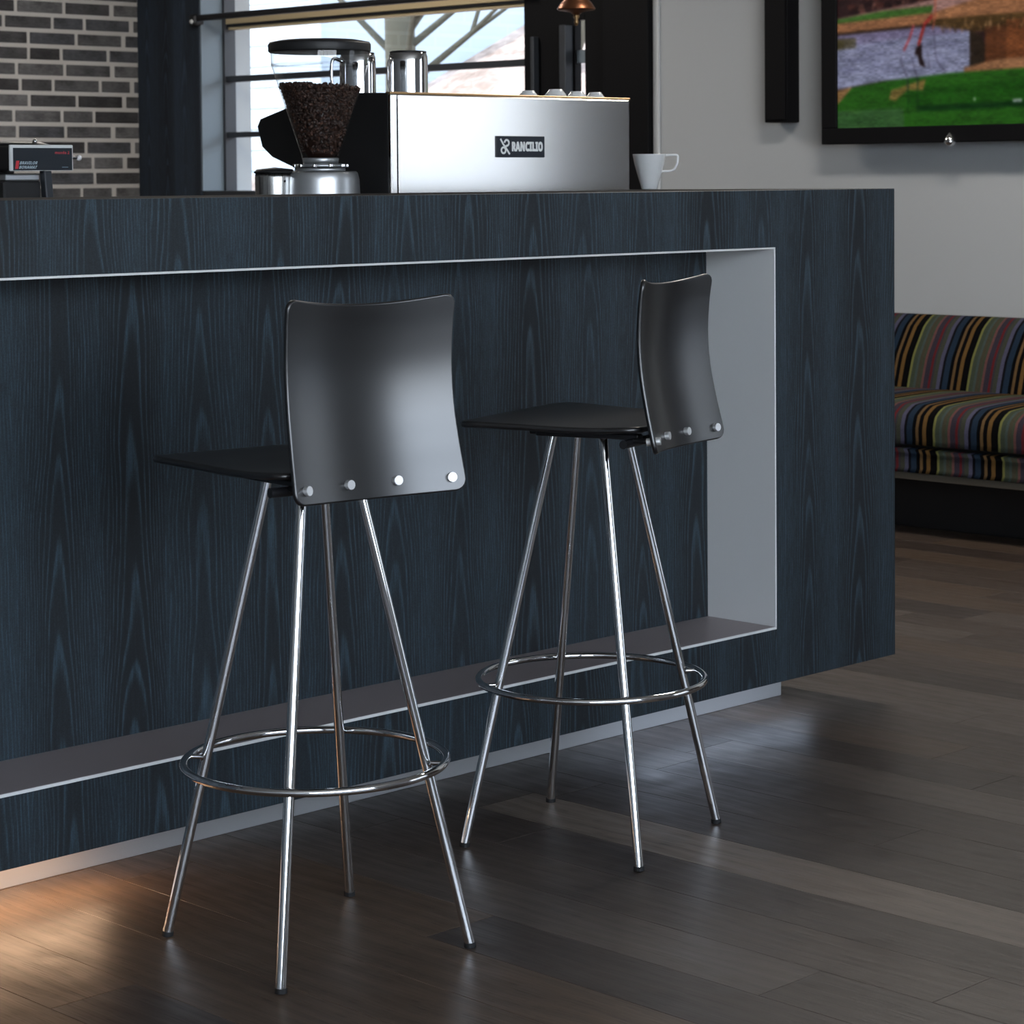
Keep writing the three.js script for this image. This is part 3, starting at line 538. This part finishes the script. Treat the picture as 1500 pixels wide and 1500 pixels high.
// ---------------------------------------------------------------- filter coffee machine at the left
const filterTex = canvasTex(900, 310, (x, w, h) => {
  x.fillStyle = '#161f28'; x.fillRect(0, 0, w, h);
  x.fillStyle = '#c9353f'; x.save(); x.transform(1, 0, -0.16, 1, 0, 0); x.fillRect(75, 178, 48, 112); x.fillStyle = '#b9cdd6';
  x.font = 'bold italic 70px sans-serif'; x.textBaseline = 'alphabetic';
  const put = (s, y) => { const m = x.measureText(s).width; x.save(); x.translate(128, y); x.scale(268 / m, 0.82); x.fillText(s, 0, 0); x.restore(); };
  put('BRAVILOR', 228); put('BONAMAT', 288); x.restore();
  x.fillStyle = '#c63d47'; x.font = 'bold 54px sans-serif'; x.fillText('mondo 2', 632, 84);
  x.fillStyle = '#6d7f8c'; x.fillRect(742, 262, 96, 12);
});
{
  const t = tag(group('filter_coffee_machine', 2.845, 0.90, 4.25), 'black filter coffee machine with white edged logo panel against the bricks', 'coffee machine');
  mesh('base', new RoundedBoxGeometry(0.19, 0.05, 0.36, 3, 0.01).translate(0, 0.025, -0.18), M.blackPlastic, t);
  mesh('rear_column', new RoundedBoxGeometry(0.18, 0.30, 0.13, 3, 0.01).translate(-0.002, 0.18, -0.295), M.blackPlastic, t);
  mesh('head', new RoundedBoxGeometry(0.152, 0.052, 0.36, 3, 0.006).translate(0.0, 0.344, -0.182), M.blackPlastic, t);
  const fp = mesh('front_frame', bevelBox(0.156, 0.0545, 0.006, 0.0015).translate(0, 0.3445, -0.001), M.whiteTrim, t);
  const pr = mesh('logo_panel', new THREE.PlaneGeometry(0.146, 0.0465), std({ map: filterTex, roughness: 0.5 }), fp); pr.position.set(0.002, 0.342, 0.0025);
  mesh('hot_plate', lathe([[0, 0.370], [0.066, 0.370], [0.068, 0.374], [0.05, 0.379], [0, 0.380]], 40).translate(0.005, 0, -0.10), M.blackMetal, t);
  mesh('plate_knob', new THREE.SphereGeometry(0.005, 12, 10).translate(0.018, 0.380, -0.05), M.chrome, t);
  mesh('drip_band', bevelBox(0.082, 0.013, 0.16, 0.002).translate(-0.030, 0.304, -0.105), M.castAlu, t);
  mesh('filter_basket', bevelBox(0.092, 0.14, 0.17, 0.004).translate(-0.030, 0.227, -0.11), M.blackPlastic, t);
  for (const s of [-1, 1]) { const l = mesh('strut', new RoundedBoxGeometry(0.020, 0.28, 0.02, 2, 0.004), M.windowMetal, t); l.position.set(s > 0 ? 0.034 : -0.088, 0.18, -0.02); l.rotation.z = s > 0 ? 0.08 : 0.35; }
  const sw = mesh('switch_rod', rod(V3(0.076, 0.345, -0.012), V3(0.10, 0.345, -0.012), 0.003, 0.003, 12), M.chrome, t);
  mesh('switch_knob', new THREE.SphereGeometry(0.0065, 16, 12).translate(0.102, 0.345, -0.012), M.porcelain, sw);
}

// ---------------------------------------------------------------- cup on the bar
{
  const g = tag(group('coffee_cup', 4.356, BT, 3.90), 'white porcelain coffee cup with angular handle on the bar top', 'cup');
  mesh('bowl', lathe([[0, 0.001], [0.0165, 0.0], [0.018, 0.002], [0.020, 0.010], [0.0265, 0.032], [0.0335, 0.058], [0.0375, 0.0785], [0.0372, 0.0797], [0.0362, 0.0790], [0.032, 0.058], [0.025, 0.034], [0.018, 0.012], [0, 0.009]], 56), M.porcelain, g);
  const c = new THREE.CatmullRomCurve3([V3(0.033, 0.0770, 0), V3(0.052, 0.0772, 0), V3(0.0605, 0.0770, 0), V3(0.0640, 0.0735, 0), V3(0.0625, 0.058, 0), V3(0.056, 0.0455, 0), V3(0.046, 0.0415, 0), V3(0.028, 0.0405, 0)], false, 'catmullrom', 0.4);
  const tg = new THREE.TubeGeometry(c, 48, 0.0029, 12); const h = mesh('handle', tg, M.porcelain, g); g.rotation.y = -Math.PI / 4; g.scale.setScalar(1.08);
}

// ---------------------------------------------------------------- pendant near the window
{
  const g = tag(group('pendant_lamp', 5.785, 0, 5.5), 'small copper pendant lamp with turned finial hanging before the portal', 'lamp');
  mesh('shade', lathe([[0.012, 1.738], [0.020, 1.745], [0.06, 1.752], [0.064, 1.757], [0.052, 1.775], [0.030, 1.80], [0.02, 1.86], [0.012, 1.90], [0, 1.90]], 40), M.copper, g);
  mesh('finial', lathe([[0, 1.700], [0.005, 1.703], [0.008, 1.712], [0.006, 1.722], [0.011, 1.731], [0.009, 1.740], [0, 1.742]], 24), M.brass, g);
  mesh('cable', rod(V3(0, 1.90, 0), V3(0, CEIL, 0), 0.003, 0.003, 10), M.blackMetal, g);
}

// ---------------------------------------------------------------- wall things: column speaker, television
{
  const g = tag(group('column_speaker', AW, 1.404, 5.81), 'slim black column speaker on the grey wall', 'speaker');
  mesh('cabinet', new RoundedBoxGeometry(0.075, 0.95, 0.112, 3, 0.004).translate(-0.045, 0.475, 0), M.matteBlack, g);
  mesh('grille', new RoundedBoxGeometry(0.008, 0.93, 0.100, 2, 0.002).translate(-0.085, 0.475, 0), M.matteBlack, g);
  mesh('bracket', box(-0.008, 0, 0.3, 0.6, -0.03, 0.03, 0.001), M.matteBlack, g);
}
const tvTex = softPrint(1280, 720, 5, (x, w, h) => {
  const r = rng(3), X = (px) => (px - 1229) / 271 * 0.655 * w, Y = (py) => h - (185 - py) / 185 * 0.655 * h;
  const poly = (c, ...p) => { x.fillStyle = c; x.beginPath(); p.forEach(([u, v], i) => x[i ? 'lineTo' : 'moveTo'](X(u), Y(v))); x.closePath(); x.fill(); };
  x.fillStyle = '#3a2526'; x.fillRect(0, 0, w, h);
  for (let k = 0; k < 900; k++) { x.fillStyle = ['#2a1a1c', '#57312c', '#6b443c', '#231a1e', '#7a5148'][Math.floor(r() * 5)]; x.fillRect(r() * w, r() * Y(16), 8 + r() * 40, 4 + r() * 14); }
  poly('#b58a82', [1229, 24], [1290, 16], [1370, 6], [1420, -4], [1660, -4], [1660, 40], [1229, 40]);
  poly('#4c7a33', [1229, 25], [1300, 17], [1375, 14], [1372, 24], [1290, 29], [1229, 31]);
  poly('#b97f58', [1229, 31], [1375, 24], [1440, 8], [1660, 2], [1660, 60], [1370, 44], [1229, 47]);
  poly('#5d4527', [1370, 34], [1440, 32], [1660, 30], [1660, 62], [1380, 52]);
  poly('#3b2a20', [1229, 45], [1375, 39], [1375, 44], [1229, 49]);
  poly('#8f86ab', [1229, 49], [1375, 43], [1430, 53], [1430, 112], [1300, 118], [1229, 128]);
  poly('#9fa3c4', [1229, 66], [1340, 58], [1428, 54], [1428, 112], [1300, 118], [1229, 128]);
  poly('#a9aed0', [1260, 90], [1340, 80], [1420, 76], [1426, 110], [1300, 116], [1240, 124]);
  poly('#574f36', [1229, 54], [1258, 54], [1258, 68], [1229, 70]);
  poly('#33281f', [1428, 52], [1445, 60], [1452, 80], [1450, 98], [1428, 104]);
  poly('#6d4027', [1450, 48], [1660, 44], [1660, 100], [1450, 98]); poly('#8c5230', [1480, 40], [1560, 40], [1560, 96], [1480, 96]);
  poly('#b5805a', [1420, 104], [1470, 94], [1660, 88], [1660, 116], [1420, 112]);
  poly('#a77f52', [1229, 130], [1252, 125], [1240, 140], [1229, 150]);
  poly('#2f6a1e', [1229, 150], [1252, 126], [1300, 119], [1400, 111], [1660, 104], [1660, 190], [1229, 190]);
  poly('#256018', [1340, 130], [1660, 118], [1660, 160], [1340, 158]); poly('#3f6b3a', [1229, 160], [1330, 158], [1332, 190], [1229, 190]);
  poly('#8f7a41', [1308, 145], [1312, 132], [1340, 124], [1364, 118], [1360, 134], [1336, 133], [1318, 148]);
  poly('#123f16', [1350, 156], [1660, 150], [1660, 160], [1352, 164]);
  for (let k = 0; k < 1100; k++) { x.fillStyle = r() < 0.5 ? 'rgba(20,60,14,0.25)' : 'rgba(90,140,60,0.22)'; const u = r() * w; x.fillRect(u, Y(u < X(1300) ? 152 : 126) + r() * h, 10 + r() * 60, 2 + r() * 3); }
  for (let k = 0; k < 500; k++) { x.fillStyle = r() < 0.5 ? 'rgba(90,90,130,0.22)' : 'rgba(190,190,225,0.22)'; x.fillRect(r() * X(1405), Y(56) + r() * (Y(108) - Y(56)), 20 + r() * 90, 2 + r() * 3); }
  for (let k = 0; k < 160; k++) { x.fillStyle = r() < 0.5 ? '#4a3420' : '#c39466'; x.fillRect(X(1385) + r() * 700, Y(36) + r() * 30, 4, 8 + r() * 16); }
  const line = (c, wd, ...p) => { x.strokeStyle = c; x.lineWidth = wd; x.lineJoin = 'round'; x.beginPath(); p.forEach(([u, v], i) => x[i ? 'lineTo' : 'moveTo'](X(u), Y(v))); x.stroke(); };
  x.lineWidth = 2; line('#4b4258', 3, [1328, 84], [1326, 90], [1336, 114], [1338, 150]); line('#4b4258', 3, [1343, 84], [1345, 96], [1351, 116], [1352, 150]); line('#4b4258', 3, [1376, 50], [1378, 84], [1382, 96], [1394, 110]); line('#54475c', 2, [1366, 78], [1370, 104]);
  line('#c2525a', 9, [1346, 40], [1340, 58], [1331, 76]); line('#b23a36', 13, [1374, 28], [1362, 40], [1353, 70]); line('#c96a52', 6, [1378, 0], [1378, 30], [1374, 48]);
  poly('#2b1d1f', [1350, 72], [1358, 68], [1358, 86], [1364, 102], [1355, 98], [1352, 84], [1347, 82]);
  line('#123f16', 4, [1338, 116], [1337, 166]); line('#123f16', 4, [1352, 116], [1351, 164]);
  x.fillStyle = '#d7e2dc'; x.beginPath(); x.arc(X(1435), Y(149), 5, 0, 7); x.fill(); x.fillStyle = '#dfe8ee'; x.fillRect(X(1489), Y(151), 40, 9);
});
{
  const g = tag(group('television', AW, 1.315, 4.89), 'black framed television showing a golf green beside water', 'television');
  const w = 1.36, h = 0.835, f = 0.1;
  mesh('bezel', merged([box(-f - 0.012, -f + 0.03, 0, 0.060, -w / 2, w / 2, 0.003), box(-f - 0.012, -f + 0.03, h - 0.06, h, -w / 2, w / 2, 0.003), box(-f - 0.012, -f + 0.03, 0.0600, h - 0.0600, -w / 2, -w / 2 + 0.071, 0.003), box(-f - 0.012, -f + 0.03, 0.06, h - 0.06, w / 2 - 0.071, w / 2, 0.003)]), M.matteBlack, g);
  mesh('back_shell', box(-f + 0.03, -0.03, 0.03, h - 0.03, -w / 2 + 0.03, w / 2 - 0.03, 0.01), M.matteBlack, g);
  mesh('bracket', box(-0.031, -0.002, 0.25, 0.6, -0.3, 0.3, 0.002), M.blackMetal, g);
  const s = mesh('screen', new THREE.PlaneGeometry(w - 0.142, h - 0.12), phys({ color: 0x000000, roughness: 0.25, emissive: 0xffffff, emissiveMap: tvTex, emissiveIntensity: 0.46 }), g);
  s.rotation.y = -Math.PI / 2; s.position.set(-f - 0.002, h / 2, 0);
  const q = mesh('status_light', lathe([[0, 0], [0.012, 0.002], [0.016, 0.012], [0.012, 0.022], [0.004, 0.034], [0, 0.035]], 24), M.chrome, g); q.position.set(-f - 0.016, -0.014, -0.098); q.scale.setScalar(1.35);
  const light = new THREE.RectAreaLight(0xb8c0b4, 0.25, w - 0.16, h - 0.14); light.position.set(AW - f - 0.02, 1.315 + h / 2, -4.89); light.lookAt(AW - 3, 1.315 + h / 2, -4.89); scene.add(light);
}

// ---------------------------------------------------------------- striped sofa
const STRIPES = [['#9a9a5a', 5], ['#55604f', 10], ['#5b6a67', 6], ['#5f5a48', 8], ['#57604e', 5], ['#8a5f5c', 6], ['#4a4350', 12], ['#7d2f35', 6], ['#4d4a52', 5], ['#55594c', 10], ['#6b6a86', 9], ['#1a1a22', 6], ['#2f4258', 13], ['#0b0c10', 8], ['#8a6c48', 7], ['#0b0b0e', 9], ['#8d6a3c', 9], ['#0a0a0c', 16]];
const stripeTex = (() => {
  const total = STRIPES.reduce((s, e) => s + e[1], 0), cols = STRIPES.map(([c]) => new THREE.Color(c).convertLinearToSRGB());
  const at = (u) => { let p = u * total; for (let i = 0; i < STRIPES.length; i++) { if (p < STRIPES[i][1]) return cols[i]; p -= STRIPES[i][1]; } return cols[0]; };
  return tex(512, 64, (u, v, i, j) => { const c = at(u), k = 0.64 + 0.16 * hash2(i >> 1, j, 12); return [c.r * k, c.g * k, c.b * k]; }, { srgb: true, mw: 0.252, mh: 0.1 });
})();
M.stripes = phys({ specularIntensity: 0.15,  map: stripeTex, roughness: 0.95, bumpMap: weave, bumpScale: 0.0006 });
M.sofaBase = std({ color: rgb(0.10, 0.085, 0.065), roughness: 0.6 });
{
  // profile in (depth from the wall, y), swept along the wall; u runs along the sofa so the stripes follow the profile
  const g = tag(group('sofa', AW, 0, 4.35), 'long sofa in dark multicoloured stripes against the grey wall', 'sofa');
  const sweep = (pts, len, du) => {
    const c = new THREE.CatmullRomCurve3(pts.map(([d, y]) => V3(-d, y, 0)), true, 'catmullrom', 0.25), P = c.getSpacedPoints(72), pos = [], uv = [], idx = []; let L = 0;
    const K = 12; P.forEach((p, i) => { if (i) L += p.distanceTo(P[i - 1]); for (let k = 0; k <= K; k++) { const e = k / K * 2 - 1; pos.push(p.x, p.y, e * len / 2); uv.push(e * len / 2 + du, L); } });
    for (let i = 0; i < P.length - 1; i++) for (let k = 0; k < K; k++) { const a = i * (K + 1) + k, b = a + 1, d = a + K + 1, f = d + 1; idx.push(a, b, f, a, f, d); }
    const ctr = [0, 0]; pts.forEach(([d, y]) => { ctr[0] -= d / pts.length; ctr[1] += y / pts.length; });
    for (const e of [-1, 1]) { const c0 = pos.length / 3; pos.push(ctr[0], ctr[1], e * len / 2); uv.push(ctr[0], ctr[1]); P.forEach((p) => { pos.push(p.x, p.y, e * len / 2); uv.push(p.x, p.y); }); for (let i = 0; i < P.length - 1; i++) e > 0 ? idx.push(c0, c0 + 2 + i, c0 + 1 + i) : idx.push(c0, c0 + 1 + i, c0 + 2 + i); }
    const q = new THREE.BufferGeometry(); q.setAttribute('position', new THREE.Float32BufferAttribute(pos, 3)); q.setAttribute('uv', new THREE.Float32BufferAttribute(uv, 2)); q.setIndex(idx); const h = q.toNonIndexed(); const w = mergeVertices(q, 1e-6); w.computeVertexNormals(); return w;
  };
  const LEN = 2.4;
  mesh('backrest', sweep([[0.02, 0.66], [0.06, 0.69], [0.10, 0.69], [0.155, 0.65], [0.22, 0.55], [0.255, 0.44], [0.265, 0.36], [0.25, 0.33], [0.05, 0.33], [0.015, 0.36]], LEN, 0.223), M.stripes, g);
  mesh('seat_cushion', sweep([[0.20, 0.43], [0.40, 0.446], [0.62, 0.442], [0.735, 0.434], [0.785, 0.405], [0.80, 0.36], [0.795, 0.312], [0.77, 0.304], [0.22, 0.304], [0.20, 0.32]], LEN, 0.232), M.stripes, g);
  mesh('seat_base', sweep([[0.06, 0.29], [0.10, 0.294], [0.765, 0.294], [0.785, 0.285], [0.788, 0.25], [0.785, 0.218], [0.765, 0.212], [0.08, 0.212], [0.06, 0.22]], LEN, 0.223), M.stripes, g);
  mesh('seam_piping', box(-0.76, -0.1, 0.292, 0.306, -LEN / 2 + 0.01, LEN / 2 - 0.01, 0.002), M.blackEdge, g);
  mesh('wood_rail', box(-0.79, -0.06, 0.190, 0.213, -LEN / 2 + 0.01, LEN / 2 - 0.01, 0.002), M.sofaBase, g);
  mesh('under_sofa_block', box(-0.60, -0.08, 0, 0.19, -LEN / 2 + 0.06, LEN / 2 - 0.06, 0.002), M.blackEdge, g);  // black block filling the dark space under the sofa
}

// ---------------------------------------------------------------- lamps out of view under the bar overhang, placed for the floor light pools
function unseenToeLamp(a, n, len, color, watt) {        // unseen lamp, placed to light the floor along the plinth
  const t = mesh('unseen_toe_light', bevelBox(len + 0.01, 0.008, 0.036, 0.001), M.blackMetal, bar); t.position.set(a, BB - 0.004, -n);
  mesh('diffuser', new THREE.BoxGeometry(len, 0.002, 0.026).translate(0, -0.0045, 0), std({ color: 0x000000, emissive: color, emissiveIntensity: 2 }), t);
  const l = new THREE.RectAreaLight(color, watt, len, 0.026); l.position.set(a, BB - 0.011, -n); l.lookAt(a, 0, -n); scene.add(l);
}
unseenToeLamp(2.10, 3.355, 0.5, 0xffd0a6, 36);
unseenToeLamp(4.0, 3.37, 0.58, 0xd6e6ff, 8);

// ---------------------------------------------------------------- ceiling panel lamps out of view, placed to light the grey and brick walls
function unseenCeilingPanel(a, n, w, d, power, label) {
  const t = tag(group('unseen_ceiling_light', a, CEIL, n), label, 'lamp', 'unseen ceiling panel lights'), c = hex(0xfff6ec);
  mesh('frame', merged([box(-w / 2 - 0.02, w / 2 + 0.02, -0.03, 0, -d / 2 - 0.02, -d / 2, 0.002), box(-w / 2 - 0.02, w / 2 + 0.02, -0.03, 0, d / 2, d / 2 + 0.02, 0.002), box(-w / 2 - 0.02, -w / 2, -0.03, 0, -d / 2, d / 2, 0.002), box(w / 2, w / 2 + 0.02, -0.03, 0, -d / 2, d / 2, 0.002)]), M.whiteTrim, t);
  mesh('diffuser', new THREE.BoxGeometry(w, 0.006, d).translate(0, -0.012, 0), std({ color: 0x222222, emissive: c, emissiveIntensity: 3 }), t);
  const l = new THREE.RectAreaLight(c, power, w, d); l.position.set(a, CEIL - 0.022, -n); l.lookAt(a, 0, -n); scene.add(l);
}
unseenCeilingPanel(5.7, 3.9, 0.3, 1.2, 37, 'unseen ceiling panel light placed to light the television wall');
unseenCeilingPanel(5.6, 7.8, 1.2, 0.3, 36, 'unseen ceiling panel light placed to light the brick wall');

// ---------------------------------------------------------------- the garden outside the bar window
S(mesh('garden_ground', box(AW + 0.3, 60, -0.4, -0.15, -30, 50, 0.01), std({ map: groundMap, roughness: 0.95 })), 'pale gravel ground outside the windows', 'ground');
{
  const s = new THREE.Shape(); [[0, -0.3], [1.2, 0.6], [3.2, 1.9], [6, 3.2], [10, 4.6], [16, 5.4], [16, -0.3]].forEach(([u, v], i) => s[i ? 'lineTo' : 'moveTo'](u, v));
  const g = new THREE.ExtrudeGeometry(s, { depth: 22, bevelEnabled: false }); g.translate(9.2, 0, -24); 
  S(mesh('garden_bank', g, std({ map: (() => { const t = groundMap.clone(); t.repeat.set(0.35, 0.35); t.needsUpdate = true; return t; })(), roughness: 0.95 })), 'sunlit tan bank of gravel and leaves outside', 'bank');
  const hut = tag(group('garden_shed', 11.4, 0, 15.4), 'pale blue boarded shed outside the bar window', 'shed');
  const pm = std({ color: rgb(0.28, 0.315, 0.34), roughness: 0.8 });
  for (let k = 0; k < 26; k++) mesh('board', bevelBox(0.03, 0.152, 4.0, 0.006).translate(0, 0.1 + k * 0.156, 0), pm, hut);
  mesh('core', box(0.02, 2.6, 0, 4.15, -1.98, 1.98), pm, hut);
}
function tree(name, a, y, n, h, lean, seed, label) {
  const t = tag(group(name, a, y, n), label, 'tree', 'bare trees outside the bar window'), r = rng(seed), bark = std({ color: rgb(0.10, 0.09, 0.06), roughness: 0.9, bumpMap: grain, bumpScale: 0.01 });
  const limb = (p, d, len, rad, depth, out) => {
    const q = p.clone().addScaledVector(d, len); out.push(rod(p, q, rad, rad * 0.68, 9)); if (depth <= 0) return;
    const k = depth > 2 ? 3 : 2 + Math.floor(r() * 2); for (let i = 0; i < k; i++) limb(p.clone().lerp(q, 0.75 + 0.25 * r()), d.clone().add(V3((r() - 0.5) * 1.5, r() * 0.5, (r() - 0.5) * 1.5)).normalize(), len * (0.6 + 0.25 * r()), rad * 0.6, depth - 1, out);
  };
  const d0 = V3(lean[0], 1, lean[1]).normalize(), tr = rod(V3(0, -0.2, 0), d0.clone().multiplyScalar(h), 0.13, 0.09, 14); mesh('trunk', tr, bark, t);
  for (let k = 0; k < 6; k++) { const out = [], an = k / 6 * 6.28 + r(); limb(d0.clone().multiplyScalar(h * (0.55 + 0.45 * r())), V3(Math.cos(an) * 0.9, 0.6 + r() * 0.5, Math.sin(an) * 0.9).normalize(), 0.6 + r() * 0.3, 0.026, 3, out); mesh('branch', merged(out), bark, t); }
}
tree('bare_tree', 10.5, 0.55, 11.5, 2.1, [0.02, -0.06], 4, 'bare tree with a thick trunk outside the bar window');
tree('bare_tree', 12.4, 1.7, 12.2, 1.9, [0.1, 0.45], 9, 'slender leaning bare tree on the bank outside');
S(mesh('unseen_garden_wall', box(11.5, 11.8, -0.2, 5.0, -14, 5, 0.01), std({ color: rgb(0.34, 0.35, 0.355), roughness: 0.9 })), 'unseen pale rendered wall, placed to dim the side window view', 'wall');  // out of view, hides the sky from the side window
S(mesh('added_veranda_roof', box(AW + 0.3, 9.6, CEIL + 0.02, CEIL + 0.14, -6, 20, 0.01), M.ceiling), 'added veranda roof out of view, shading the garden windows', 'roof');  // added out of view to keep sky light off the garden

renderer.render(scene, camera);
